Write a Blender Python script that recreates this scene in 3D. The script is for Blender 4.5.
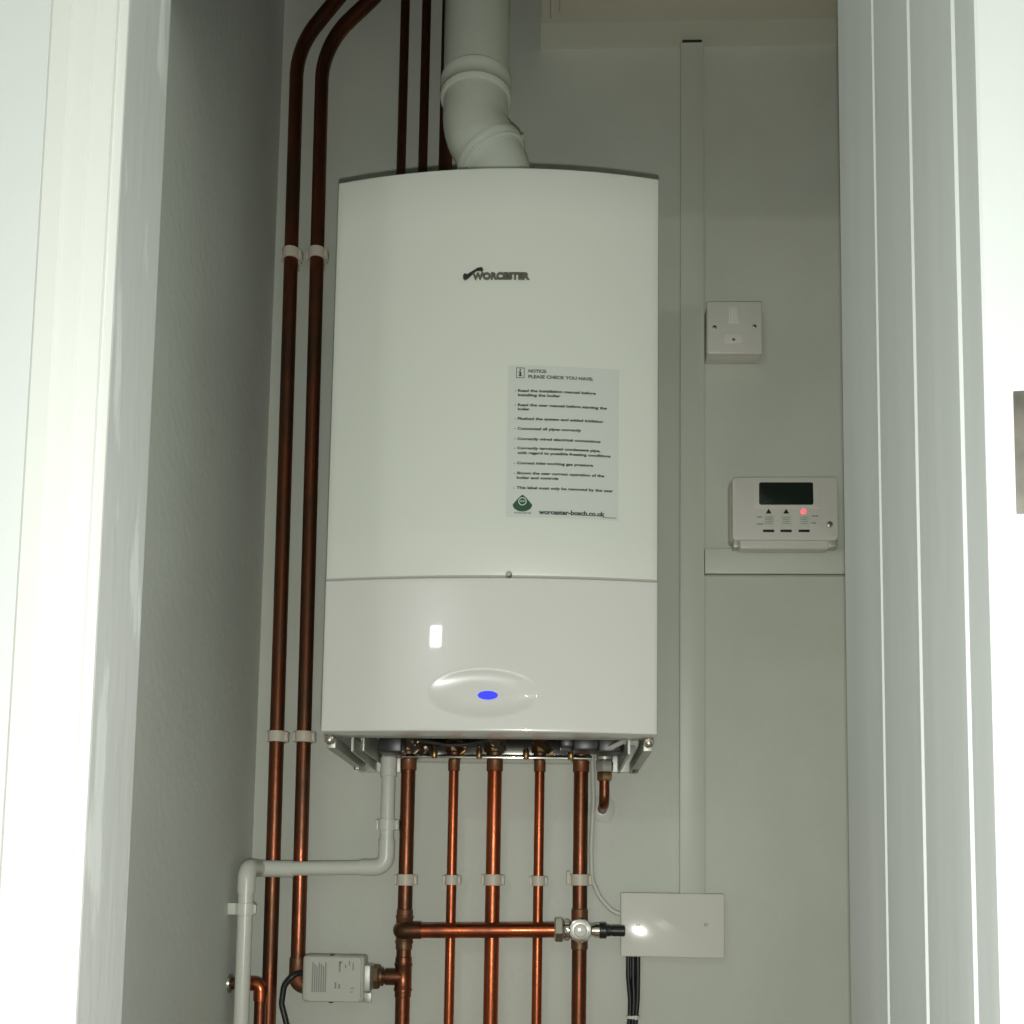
import bpy, bmesh, math, random
from mathutils import Vector, Matrix, noise
random.seed(4)
for o in list(bpy.data.objects): bpy.data.objects.remove(o)
S = bpy.context.scene
COL = S.collection
PI = math.pi

# ------------------------------------------------------------------ camera
F_PX, CX, CY, ZC = 1050.0, 512.0, 790.0, 1.05
YAW, PITCH, ROLL = math.radians(2.4), math.radians(5.2), math.radians(0.9)
Fw = Vector((-math.sin(YAW)*math.cos(PITCH), math.cos(YAW)*math.cos(PITCH), math.sin(PITCH)))
R0 = Vector((math.cos(YAW), math.sin(YAW), 0)); U0 = R0.cross(Fw)
Rt = R0*math.cos(ROLL)+U0*math.sin(ROLL); Up = U0*math.cos(ROLL)-R0*math.sin(ROLL)
CAM = Vector((0, 0, ZC))
cd = bpy.data.cameras.new('camera'); cam = bpy.data.objects.new('camera', cd); COL.objects.link(cam)
cd.sensor_width = 36; cd.lens = F_PX/1024*36; cd.shift_y = (CY-512)/1024; cd.clip_start = 0.01
cam.matrix_world = Matrix(((Rt.x, Up.x, -Fw.x, CAM.x), (Rt.y, Up.y, -Fw.y, CAM.y), (Rt.z, Up.z, -Fw.z, CAM.z), (0, 0, 0, 1)))
S.camera = cam

def ray(px, py): return Fw + Rt*((px-CX)/F_PX) + Up*((CY-py)/F_PX)
def at(px, py, Y):
    d = ray(px, py); return CAM + d*(Y/d.y)
def atX(px, py, X):
    d = ray(px, py); return CAM + d*(X/d.x)

# ------------------------------------------------------------------ world, lights, exposure
w = bpy.data.worlds.new('world'); S.world = w; w.use_nodes = True
w.node_tree.nodes['Background'].inputs[0].default_value = (.85, .93, 1, 1)
w.node_tree.nodes['Background'].inputs[1].default_value = 0.06
def area(name, loc, target, sx, sy, watts, col):
    l = bpy.data.lights.new(name, 'AREA'); l.shape = 'RECTANGLE'; l.size = sx; l.size_y = sy; l.energy = watts; l.color = col
    o = bpy.data.objects.new(name, l); COL.objects.link(o); o.location = loc
    o.rotation_euler = (Vector(target)-Vector(loc)).to_track_quat('-Z', 'Y').to_euler(); return o
fl = bpy.data.lights.new('phone_flash', 'POINT'); fl.energy = 21; fl.shadow_soft_size = .006; fl.color = (.98, 1, .95)
flo = bpy.data.objects.new('phone_flash', fl); COL.objects.link(flo); flo.location = (.003, .0, ZC-.035)
area('hall_lamp', (-.72, -1.35, ZC+.865), (-.1, 1.3, ZC+.3), .095, .075, 2.2, (1, 1, .97))
S.view_settings.view_transform = 'Standard'; S.view_settings.look = 'None'
S.view_settings.exposure = 0.43; S.view_settings.gamma = 1; S.view_settings.use_curve_mapping = False

# ------------------------------------------------------------------ materials
def mat(name, col, rough=.5, metal=0, bump=0, bscale=60, var=0, vscale=8, col2=None, spec=.5, coat=0, emit=None, stretch=None, lo=.35, hi=.65):
    m = bpy.data.materials.new(name); m.use_nodes = True; nt = m.node_tree; b = nt.nodes['Principled BSDF']
    b.inputs['Base Color'].default_value = (*col, 1); b.inputs['Roughness'].default_value = rough
    b.inputs['Metallic'].default_value = metal; b.inputs['Specular IOR Level'].default_value = spec
    b.inputs['Coat Weight'].default_value = coat
    tc = nt.nodes.new('ShaderNodeTexCoord'); mp = nt.nodes.new('ShaderNodeMapping')
    nt.links.new(tc.outputs['Object'], mp.inputs[0])
    if stretch: mp.inputs['Scale'].default_value = stretch
    if col2:
        n = nt.nodes.new('ShaderNodeTexNoise'); n.inputs['Scale'].default_value = vscale; n.inputs['Detail'].default_value = 5
        nt.links.new(mp.outputs[0], n.inputs['Vector'])
        r = nt.nodes.new('ShaderNodeValToRGB'); nt.links.new(n.outputs['Fac'], r.inputs[0])
        r.color_ramp.elements[0].position = lo; r.color_ramp.elements[1].position = hi
        r.color_ramp.elements[0].color = (*col, 1); r.color_ramp.elements[1].color = (*col2, 1)
        nt.links.new(r.outputs[0], b.inputs['Base Color'])
        if metal > .5:
            mr = nt.nodes.new('ShaderNodeMapRange'); nt.links.new(n.outputs['Fac'], mr.inputs[0])
            mr.inputs[1].default_value = lo; mr.inputs[2].default_value = hi
            mr.inputs[3].default_value = rough; mr.inputs[4].default_value = min(.75, rough+.2)
            nt.links.new(mr.outputs[0], b.inputs['Roughness'])
    if bump:
        n2 = nt.nodes.new('ShaderNodeTexNoise'); n2.inputs['Scale'].default_value = bscale; n2.inputs['Detail'].default_value = 4
        nt.links.new(mp.outputs[0], n2.inputs['Vector'])
        bp = nt.nodes.new('ShaderNodeBump'); bp.inputs['Strength'].default_value = bump; bp.inputs['Distance'].default_value = .002
        nt.links.new(n2.outputs['Fac'], bp.inputs['Height']); nt.links.new(bp.outputs[0], b.inputs['Normal'])
    if emit:
        b.inputs['Emission Color'].default_value = (*emit[0], 1); b.inputs['Emission Strength'].default_value = emit[1]
    return m
M = {}
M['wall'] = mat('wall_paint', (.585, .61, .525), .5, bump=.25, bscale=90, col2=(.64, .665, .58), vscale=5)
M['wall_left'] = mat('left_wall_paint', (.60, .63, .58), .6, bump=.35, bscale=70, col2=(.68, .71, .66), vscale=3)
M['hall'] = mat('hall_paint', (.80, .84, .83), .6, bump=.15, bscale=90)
M['ceiling'] = mat('ceiling_paint', (.60, .60, .49), .7, bump=.3, bscale=60)
M['floor'] = mat('floor_boards', (.30, .20, .12), .5, col2=(.22, .14, .08), vscale=6, stretch=(1, 8, 1))
M['hatch'] = mat('cream_gloss_paint', (.66, .63, .50), .3)
M['gloss'] = mat('white_gloss_paint', (.84, .87, .83), .35, bump=.12, bscale=25)
M['lining'] = mat('lining_paint', (.72, .74, .73), .45, bump=.3, bscale=30, col2=(.90, .93, .91), vscale=9, stretch=(1, 3, .5), lo=.57, hi=.62)
M['board'] = mat('painted_boards', (.72, .76, .75), .5, bump=.35, bscale=30, col2=(.78, .82, .81), vscale=14, stretch=(1, 1, .07), lo=.4, hi=.7)
M['enamel'] = mat('boiler_enamel', (.74, .77, .70), .38, bump=.02, bscale=300)
M['flap'] = mat('boiler_flap_plastic', (.74, .735, .70), .26, coat=.3)
M['flue'] = mat('flue_enamel', (.66, .70, .60), .22)
M['plastic'] = mat('white_plastic', (.70, .69, .62), .35)
M['trunk'] = mat('trunking_plastic', (.64, .67, .58), .42)
M['plate'] = mat('gloss_plate_plastic', (.80, .78, .71), .14)
M['clip'] = mat('clip_plastic', (.66, .60, .50), .45)
M['waste'] = mat('waste_pipe_plastic', (.72, .74, .66), .3)
M['copper'] = mat('copper', (.52, .135, .055), .24, .96, bump=.08, bscale=120, col2=(.24, .075, .04), vscale=9, stretch=(3, 3, .9), lo=.38, hi=.68)
M['copper_old'] = mat('copper_old', (.28, .085, .043), .27, .93, bump=.1, bscale=120, col2=(.12, .065, .038), vscale=7, stretch=(3, 3, 1.2), lo=.35, hi=.62)
M['tarnish'] = mat('copper_tarnished', (.17, .115, .065), .42, .8, bump=.25, bscale=150, col2=(.28, .10, .05), vscale=22, lo=.4, hi=.65)
M['brass'] = mat('brass', (.55, .36, .18), .3, 1, bump=.2, bscale=90, col2=(.30, .19, .10), vscale=40)
M['chrome'] = mat('chrome', (.72, .70, .64), .16, 1)
M['zinc'] = mat('zinc_plated_steel', (.52, .53, .48), .46, .55, bump=.1, bscale=80)
M['nickel'] = mat('satin_nickel', (.42, .40, .34), .35, .9)
M['latch'] = mat('dull_latch_metal', (.20, .19, .165), .5, .7, col2=(.28, .26, .23), vscale=60)
M['black'] = mat('black_rubber', (.012, .012, .012), .4)
M['dark'] = mat('dark_plastic', (.018, .018, .018), .35)
M['inner'] = mat('dark_chassis', (.05, .05, .045), .6)
M['screen'] = mat('lcd_screen', (.010, .018, .012), .18)
M['ink'] = mat('black_ink', (.04, .055, .05), .6)
M['ink_grey'] = mat('grey_ink', (.30, .31, .28), .6)
M['paper'] = mat('clear_label_film', (.66, .70, .65), .35)
M['green'] = mat('emblem_green', (.02, .085, .045), .4)
M['pale'] = mat('emblem_pale', (.60, .72, .62), .4)
M['badge'] = mat('badge_chrome', (.20, .20, .18), .25, .9)
M['blue'] = mat('blue_status_light', (.01, .015, .4), .3, emit=((.03, .04, 1), .62))
M['red'] = mat('red_indicator', (.7, .1, .12), .3, emit=((1, .12, .16), .9))
M['cable'] = mat('white_cable_sheath', (.66, .66, .58), .4)
M['sealant'] = mat('white_sealant', (.72, .73, .66), .3, bump=.4, bscale=60)
M['actuator'] = mat('actuator_plastic', (.56, .56, .49), .34)
M['seal'] = mat('seam_gasket', (.20, .20, .18), .7)

# ------------------------------------------------------------------ mesh helpers (all shapes are written in world coordinates)
def NB(): return bmesh.new()
def box(bm, a, b, bev=0, seg=2):
    r = bmesh.ops.create_cube(bm, size=1); vs = r['verts']
    lo = Vector([min(a[i], b[i]) for i in range(3)]); hi = Vector([max(a[i], b[i]) for i in range(3)])
    for v in vs: v.co = Vector([lo[i]+(v.co[i]+.5)*(hi[i]-lo[i]) for i in range(3)])
    if bev:
        es = list({e for v in vs for e in v.link_edges})
        bmesh.ops.bevel(bm, geom=es, offset=bev, segments=seg, affect='EDGES', profile=.5)
def obox(bm, p0, p1, w, h, up=Vector((0, 0, 1)), bev=0):
    "a bar from p0 to p1, w wide and h high"
    d = (p1-p0); L = d.length; d.normalize(); s = d.cross(up).normalized(); u = s.cross(d)
    r = bmesh.ops.create_cube(bm, size=1); vs = r['verts']
    for v in vs: c = v.co.copy(); v.co = p0+d*((c.y+.5)*L)+s*(c.x*w)+u*(c.z*h)
    if bev:
        es = list({e for v in vs for e in v.link_edges})
        bmesh.ops.bevel(bm, geom=es, offset=bev, segments=2, affect='EDGES', profile=.5)
def fillet(pts, rad, n=8):
    out = [pts[0]]
    for i in range(1, len(pts)-1):
        p, a, b = pts[i], (pts[i-1]-pts[i]), (pts[i+1]-pts[i]); la, lb = a.length, b.length; a.normalize(); b.normalize()
        ang = a.angle(b)
        if ang > PI-.02: out.append(p); continue
        r = rad[i-1] if isinstance(rad, (list, tuple)) else rad
        t = min(r/math.tan(ang/2), la*.49, lb*.49); r = t*math.tan(ang/2)
        c = p+(a+b).normalized()*(r/math.sin(ang/2)); s, e = p+a*t-c, p+b*t-c
        tot = s.angle(e)
        for k in range(n+1):
            f = k/n; out.append(c+(s*math.sin((1-f)*tot)+e*math.sin(f*tot))/math.sin(tot))
    out.append(pts[-1]); return out
def tube(bm, pts, r, seg=20, cap=True):
    "sweep; r a number or one per point"
    n = len(pts); rs = r if isinstance(r, (list, tuple)) else [r]*n
    rings = []; prev = None
    for i, p in enumerate(pts):
        if i == 0: t = pts[1]-pts[0]
        elif i == n-1: t = pts[-1]-pts[-2]
        else: t = (pts[i]-pts[i-1]).normalized()+(pts[i+1]-pts[i]).normalized()
        t = t.normalized()
        if prev is None:
            u = t.orthogonal().normalized()
        else:
            u = (prev-t*prev.dot(t)).normalized()
        prev = u; v = t.cross(u)
        rings.append([bm.verts.new(p+(u*math.cos(2*PI*k/seg)+v*math.sin(2*PI*k/seg))*rs[i]) for k in range(seg)])
    for a, b in zip(rings[:-1], rings[1:]):
        for k in range(seg): bm.faces.new((a[k], a[(k+1) % seg], b[(k+1) % seg], b[k]))
    if cap: bm.faces.new(rings[0][::-1]); bm.faces.new(rings[-1])
def lathe(bm, p, d, prof, seg=24, phase=0):
    "prof: (t, r) along direction d from p"
    d = Vector(d).normalized(); u = d.orthogonal().normalized(); v = d.cross(u); rings = []
    for t, r in prof:
        rings.append([bm.verts.new(p+d*t+(u*math.cos(2*PI*k/seg+phase)+v*math.sin(2*PI*k/seg+phase))*max(r, 1e-5)) for k in range(seg)])
    for a, b in zip(rings[:-1], rings[1:]):
        for k in range(seg): bm.faces.new((a[k], a[(k+1) % seg], b[(k+1) % seg], b[k]))
    bm.faces.new(rings[0][::-1]); bm.faces.new(rings[-1])
def hexnut(bm, p, d, L, r):
    lathe(bm, p, d, [(0, r*.88), (L*.15, r), (L*.85, r), (L, r*.88)], 6, PI/6)
def poly(bm, pts, y0, y1):
    "prism from (x, z) outline, between two Y"
    a = [bm.verts.new((x, y0, z)) for x, z in pts]; b = [bm.verts.new((x, y1, z)) for x, z in pts]; n = len(pts)
    bm.faces.new(a); bm.faces.new(b[::-1])
    for i in range(n): bm.faces.new((a[i], b[i], b[(i+1) % n], a[(i+1) % n]))
def rrect(cx, cz, w, h, r, n=5):
    out = []
    for sx, sz, a0 in ((1, 1, 0), (-1, 1, PI/2), (-1, -1, PI), (1, -1, 1.5*PI)):
        for k in range(n+1):
            a = a0+k/n*PI/2; out.append((cx+sx*(w/2-r)+r*math.cos(a), cz+sz*(h/2-r)+r*math.sin(a)))
    return out

def link(name, bm, m, parent=None, smooth=True, angle=35):
    bmesh.ops.recalc_face_normals(bm, faces=bm.faces[:])
    me = bpy.data.meshes.new(name)
    if parent is not None: base = Vector(parent['_o'])
    else:
        xs = [v.co for v in bm.verts]; lo = Vector([min(c[i] for c in xs) for i in range(3)]); hi = Vector([max(c[i] for c in xs) for i in range(3)])
        base = Vector(((lo.x+hi.x)/2, (lo.y+hi.y)/2, lo.z))
    for v in bm.verts: v.co -= base
    bm.to_mesh(me); bm.free(); me.materials.append(M[m])
    if smooth:
        for p in me.polygons: p.use_smooth = True
        me.set_sharp_from_angle(angle=math.radians(angle))
    o = bpy.data.objects.new(name, me); COL.objects.link(o)
    if parent is not None: o.parent = parent
    else: o.location = base
    o['_o'] = tuple(base); return o
def struct(name, bm, m, label=None, smooth=False):
    o = link(name, bm, m, None, smooth); o['kind'] = 'structure'
    if label: o['label'] = label
    return o
def tag(o, label, cat, group=None):
    o['label'] = label; o['category'] = cat
    if group: o['group'] = group
    return o
def thing(name, label, cat, base, group=None):
    o = bpy.data.objects.new(name, None); COL.objects.link(o); o.location = base; o.empty_display_size = .02
    o['_o'] = tuple(base); return tag(o, label, cat, group)
def textbm(s, width, height, bold=0):
    "mesh of a line of text in local x/y, scaled to width (or height when width is None), origin bottom left"
    cu = bpy.data.curves.new('t', 'FONT'); cu.body = s; cu.size = 1; cu.offset = bold; cu.resolution_u = 3
    o = bpy.data.objects.new('t', cu); COL.objects.link(o); bpy.context.view_layer.update()
    me = bpy.data.meshes.new_from_object(o.evaluated_get(bpy.context.evaluated_depsgraph_get()))
    x0 = min(v.co.x for v in me.vertices); x1 = max(v.co.x for v in me.vertices)
    sz = height; sx = width/(x1-x0) if width else height
    pts = [((v.co.x-x0)*sx, v.co.y*sz) for v in me.vertices]; fs = [tuple(p.vertices) for p in me.polygons]
    bpy.data.objects.remove(o); bpy.data.curves.remove(cu); bpy.data.meshes.remove(me)
    return pts, fs
def text(bm, s, x, z, width, height, yf, shear=0, bold=0, swap=False):
    "text lying on the surface y = yf(x), facing the camera side; shear tips the baseline"
    pts, fs = textbm(s, width, height, bold)
    if swap: vs = [bm.verts.new((x-b, yf(x-b, z), z+a)) for a, b in pts]
    else: vs = [bm.verts.new((x+a, yf(x+a, z+b), z+b+a*shear)) for a, b in pts]
    for f in fs:
        try: bm.faces.new([vs[i] for i in f])
        except ValueError: pass

# ------------------------------------------------------------------ the setting
YW = 1.61                                   # back wall
XL = at(262, 600, YW).x                     # cupboard's left wall
XR = .50
YH_ = 1.03                                  # hinge side of the open door
YF = .72                                    # front face of the door frame
ZCEIL = at(640, 48, YW).z                   # underside of the lowered ceiling at right
XSOF = at(541, 48, YW).x
ZTOP = 2.75
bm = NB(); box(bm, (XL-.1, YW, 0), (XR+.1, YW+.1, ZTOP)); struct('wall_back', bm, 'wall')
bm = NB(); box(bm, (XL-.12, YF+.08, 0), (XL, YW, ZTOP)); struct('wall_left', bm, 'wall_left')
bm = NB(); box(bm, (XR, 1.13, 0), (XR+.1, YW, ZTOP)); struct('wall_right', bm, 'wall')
bm = NB(); box(bm, (-1.6, -1.7, -.1), (1.6, YW+.1, 0)); struct('floor', bm, 'floor')
bm = NB(); box(bm, (-1.6, -1.7, ZTOP), (1.6, YW+.1, ZTOP+.1)); struct('ceiling', bm, 'ceiling')
bm = NB(); box(bm, (XSOF, 1.14, ZCEIL), (XR, YW, ZCEIL+.12)); struct('ceiling_lowered', bm, 'ceiling', 'lowered plaster ceiling over the right side of the cupboard')
# moulded hatch frame under the lowered ceiling
yh = at(640, 22, YW); zt = ZCEIL-.012
d = ray(640, 22); YH = (CAM+d*((zt-CAM.z)/d.z)).y
bm = NB()
box(bm, (XSOF+.002, 1.16, zt), (XR-.01, YH, ZCEIL), .002)
box(bm, (XSOF+.016, 1.17, zt-.006), (XR-.02, YH-.012, zt+.001), .003)
box(bm, (XSOF+.030, 1.18, zt-.012), (XR-.03, YH-.030, zt), .003)
struct('trim_1', bm, 'hatch', 'moulded white hatch frame fixed under the lowered ceiling', True)
# left door lining, frame, architrave, hall wall
XLL = at(113, 300, YF).x
YL2 = atX(157, 300, XLL).y
bm = NB(); box(bm, (XLL-.03, YF+.002, 0), (XLL, YL2, 2.08), .001); struct('trim_2', bm, 'lining', 'matt pale grey door lining with filler patches')
bm = NB()
px = [at(x, 300, YF).x for x in (118, 106, 50, 17)]
# architrave profile in X / Y, extruded along Z
def extrude_z(bm, prof, z0, z1):
    a = [bm.verts.new((x, y, z0)) for x, y in prof]; b = [bm.verts.new((x, y, z1)) for x, y in prof]; n = len(prof)
    bm.faces.new(a); bm.faces.new(b[::-1])
    for i in range(n): bm.faces.new((a[i], b[i], b[(i+1) % n], a[(i+1) % n]))
xa = XLL
extrude_z(bm, [(xa, YF+.0018), (xa, YF+.0008), (xa-.0008, YF), (xa-.0055, YF), (xa-.0062, YF+.0012), (xa-.0070, YF+.0012), (xa-.0078, YF-.002),
               (xa-.022, YF-.004), (xa-.024, YF-.006), (xa-.037, YF-.007), (xa-.039, YF-.009), (xa-.053, YF-.009), (xa-.056, YF-.006), (xa-.056, YF+.0018)], 0, 2.14)
struct('trim_3', bm, 'gloss', 'moulded white architrave on the left of the opening')
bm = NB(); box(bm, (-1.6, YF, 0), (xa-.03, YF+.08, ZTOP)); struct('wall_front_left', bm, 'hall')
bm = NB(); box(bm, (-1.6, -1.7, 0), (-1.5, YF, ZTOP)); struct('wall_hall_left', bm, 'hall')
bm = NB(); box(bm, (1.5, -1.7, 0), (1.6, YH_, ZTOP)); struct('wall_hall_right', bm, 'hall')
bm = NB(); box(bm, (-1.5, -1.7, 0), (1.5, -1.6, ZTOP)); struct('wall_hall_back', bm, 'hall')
# door standing open towards the camera, boarded face to the left
H0 = at(844.5, 512, YH_+.005); E0 = at(988, 512, .60)
dd = Vector((E0.x-H0.x, E0.y-H0.y, 0)); DL = dd.length; dd.normalize(); dn = Vector((-dd.y, dd.x, 0))
if dn.x < 0: dn = -dn                                       # dn points right, into the door
def door_s(pxx):
    r = ray(pxx, 512); # intersection of the ray with the door plane
    t = ((H0-CAM).dot(dn))/r.dot(dn); p = CAM+r*t; return (p-H0).dot(dd)
gs = [door_s(880.5), door_s(918), door_s(964.5)]
prof = [(0, 0)]
for g in gs: prof += [(g-.004, 0), (g-.0005, .0034), (g+.0035, .0034), (g+.0045, 0)]
prof += [(DL-.0015, 0), (DL, .0015), (DL, .044), (0, .044)]
def dpt(s, t): p = H0+dd*s+dn*t; return (p.x, p.y)
# far slope of each groove faces the camera: keep it at the hinge side
bm = NB(); extrude_z(bm, [dpt(s, t) for s, t in prof], .02, 2.06)
door = struct('door_1', bm, 'board', 'white painted boarded door standing open on the right')
zl0, zl1 = at(1019, 515, .60).z, at(1019, 393, .60).z
bm = NB(); p0 = H0+dd*(DL+.0006); t0 = .0155
a = p0+dn*t0; b = p0+dn*(t0+.025)
obox(bm, Vector(((a.x+b.x)/2, (a.y+b.y)/2, zl0)), Vector(((a.x+b.x)/2, (a.y+b.y)/2, zl1)), .025, .0012, up=dd, bev=.0003)
lp = link('latch_plate', bm, 'latch', door); lp['label'] = 'dull metal latch plate'
for zz in (zl0+.009, zl1-.009):
    bm = NB(); q = p0+dn*(t0+.0125); lathe(bm, Vector((q.x, q.y, zz)), dd, [(0, .004), (.0012, .004), (.0018, .003), (.0018, 0)], 16); link('screw', bm, 'chrome', lp)
bm = NB(); q = p0+dn*(t0+.0125); zc_ = (zl0+zl1)/2
obox(bm, Vector((q.x, q.y, zc_-.009)), Vector((q.x, q.y, zc_+.009)), .011, .014, up=dd, bev=.002); link('latch_bolt', bm, 'chrome', lp)
# frame and hall wall right of the hinge
bm = NB(); box(bm, (H0.x+.030, YH_+.012, 0), (H0.x+.06, YH_+.11, 2.08), .001); struct('trim_4', bm, 'lining', 'door lining behind the open door')
bm = NB(); box(bm, (H0.x+.06, YH_+.012, 0), (1.6, YH_+.112, ZTOP)); struct('wall_front_right', bm, 'hall')
bm = NB(); box(bm, (XL-.1, YH_+.012, 2.09), (H0.x+.06, YH_+.1, ZTOP)); struct('wall_front_top', bm, 'hall')

# ------------------------------------------------------------------ boiler
YB = 1.285; BOW = .026
bl = (at(337, 182, YB).x+at(321.5, 731, YB).x)/2; br = (at(661.5, 182, YB).x+at(655.5, 735, YB).x)/2
bc = (bl+br)/2; hw = (br-bl)/2
zb = (at(322, 731, YB).z+at(655, 735.5, YB).z)/2; zt_ = (at(337, 180, YB).z+at(661, 181, YB).z)/2
zs = (at(325, 578, YB).z+at(656, 583, YB).z)/2
def yb(x, z=None):
    u = (x-bc)/hw; k_ = 1 if z is None else .55+.45*min(1, max(0, (z-zb)/(zt_-zb)))
    return YB-BOW*k_*(1-min(1, u*u))
boiler = thing('boiler', 'large white wall-hung gas boiler with bowed front and a notice sticker', 'boiler', (bc, 1.4, zb))
def bowed(z0, z1, nx, nz, yf, thick, ebev=.004):
    "front skin following the bow with softened edges, and returned sides"
    bm = NB(); g = []
    xs = [bl+(br-bl)*i/nx for i in range(nx+1)]; xs = [bl, bl+ebev*.3, bl+ebev]+[x for x in xs if bl+ebev*1.5 < x < br-ebev*1.5]+[br-ebev, br-ebev*.3, br]
    zz = [z0, z0+ebev*.3, z0+ebev]+[z0+(z1-z0)*i/nz for i in range(1, nz)]+[z1-ebev, z1-ebev*.3, z1]
    for z in zz:
        row = []
        for x in xs:
            ex = min(x-bl, br-x); ez = min(z-z0, z1-z)
            e = min(max(min(ex, ez), 0)/ebev, 1); off = ebev*(1-math.sqrt(1-(1-e)**2))
            row.append(bm.verts.new((x, yf(x, z)+off, z)))
        g.append(row)
    for i in range(len(zz)-1):
        for j in range(len(xs)-1): bm.faces.new((g[i][j], g[i][j+1], g[i+1][j+1], g[i+1][j]))
    # border to the back
    loop = g[0][:]+[r[-1] for r in g[1:]]+g[-1][-2::-1]+[r[0] for r in g[-2:0:-1]]
    back = [bm.verts.new((v.co.x, YB+thick, v.co.z)) for v in loop]; n = len(loop)
    for i in range(n): bm.faces.new((loop[i], loop[(i+1) % n], back[(i+1) % n], back[i]))
    bm.faces.new(back)
    return bm
link('front_panel', bowed(zs+.0008, zt_, 40, 8, lambda x, z: yb(x, z), .03), 'enamel', boiler)
cR = at(487, 693, YB-BOW)
def flap_y(x, z):
    y = yb(x, z)
    a = (x-cR.x+.006)/.068; b = (z-cR.z-.002)/.030
    r = math.hypot(a, b)
    if r < 1:                                  # shallow dished oval round the light
        y += .0045*(1-max(0, (r-.35)/.65)**2.2)
    return y
link('control_flap', bowed(zb, zs-.0008, 150, 90, flap_y, .03, .003), 'flap', boiler)
bm = NB(); box(bm, (bl+.002, YB+.008, zs-.004), (br-.002, YB+.03, zs+.004)); link('panel_gasket', bm, 'seal', boiler)
# shell: sides, top, back, recessed underside
bm = NB()
box(bm, (bl+.001, YB+.030, zb+.001), (bl+.004, 1.535, zt_-.001))
box(bm, (br-.004, YB+.030, zb+.001), (br-.001, 1.535, zt_-.001))
box(bm, (bl+.004, YB+.030, zt_-.004), (br-.004, 1.535, zt_-.001))
link('casing', bm, 'enamel', boiler, False)
bm = NB(); box(bm, (bl+.004, YB+.031, zb+.034), (br-.004, 1.534, zb+.037)); box(bm, (bl+.004, 1.531, zb+.034), (br-.004, 1.534, zt_-.005))
link('chassis', bm, 'inner', boiler, False)
bm = NB(); box(bm, (bl+.006, YB+.031, zb+.001), (br-.006, YB+.060, zb+.004), .001); box(bm, (bl+.006, YB+.057, zb+.001), (br-.006, YB+.060, zb+.016), .001)
link('bottom_lip', bm, 'zinc', boiler)
# screw in the seam
sp = at(508.5, 576.5, YB-BOW)
bm = NB(); lathe(bm, Vector((sp.x, yb(sp.x, zs)+.002, zs+.003)), (0, -1, 0), [(0, .0042), (.003, .0042), (.0045, .003), (.0045, 0)], 18); link('panel_screw', bm, 'chrome', boiler)
# blue light
bm = NB(); n = 28
fr = [bm.verts.new((cR.x+.0125*math.cos(2*PI*k/n), flap_y(cR.x, cR.z)-.0005, cR.z+.0055*math.sin(2*PI*k/n))) for k in range(n)]
bk = [bm.verts.new((v.co.x, v.co.y+.004, v.co.z)) for v in fr]; bm.faces.new(fr)
for i in range(n): bm.faces.new((fr[i], fr[(i+1) % n], bk[(i+1) % n], bk[i]))
sl = link('status_light', bm, 'blue', boiler); sl['label'] = 'glowing blue oval light'
# badge: swoosh and lettering
b0 = at(463, 279, YB-BOW); b1 = at(529, 279, YB-BOW); k = (b1.x-b0.x)/66
bm = NB()
out = [(0, 4.5), (1.5, 6.5), (4, 5.2), (9, 8.5), (14.5, 12), (18.5, 12.8), (20, 10.5), (19, 7.5), (17, 9.2), (13, 9), (9, 5.5), (5, 1.5), (2, -.2), (0, 1.5)]
poly(bm, [(b0.x+x*k, b0.z+z*k) for x, z in out], yb(b0.x, b0.z)-.003, yb(b0.x, b0.z)+.001)
sw = link('brand_swoosh', bm, 'dark', boiler)
bm = NB(); text(bm, 'WORCESTER', b0.x+9*k, b0.z+.3*k, 57.5*k, 9.2*k, lambda x, z: yb(x, z)-.0022, bold=.06)
r = bmesh.ops.extrude_face_region(bm, geom=bm.faces[:])
for v in [e for e in r['geom'] if isinstance(e, bmesh.types.BMVert)]: v.co.y += .0035
link('brand_lettering', bm, 'badge', boiler)
# notice sticker
n0 = at(508.5, 367.5, YB-BOW*.6); n1 = at(618.5, 518, YB-BOW*.6)
nx0, nx1, nz1, nz0 = n0.x, n1.x, n0.z, n1.z; NW = nx1-nx0; NH = nz1-nz0; TW = math.radians(-.4)
def film(bm, x0, x1, z0, z1, off, n=10):
    ra = [bm.verts.new((x0+(x1-x0)*i/n, yb(x0+(x1-x0)*i/n, z0)-off, z0+TW*(x0+(x1-x0)*i/n-nx0))) for i in range(n+1)]
    rb = [bm.verts.new((v.co.x, yb(v.co.x, z1)-off, v.co.z+z1-z0)) for v in ra]
    for i in range(n): bm.faces.new((ra[i], ra[i+1], rb[i+1], rb[i]))
bm = NB(); film(bm, nx0, nx1, nz0, nz1, .0004)
notice = link('notice_sticker', bm, 'paper', boiler); notice['label'] = 'translucent grey notice sticker with black print'
u, v_ = NW/110, NH/152.5
def T(bm, s, x0, yy, x1, h, bold=.045):      # sticker pixels
    text(bm, s, nx0+x0*u, nz1-yy*v_+TW*x0*u, (x1-x0)*u, h*v_*1.25, lambda x, z: yb(x, z)-.0007, shear=TW, bold=bold)
bm = NB()
T(bm, 'NOTICE:', 20, 7.3, 38, 3.6, .035); T(bm, 'PLEASE CHECK YOU HAVE:', 20, 13, 84, 3.6, .035)
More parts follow.
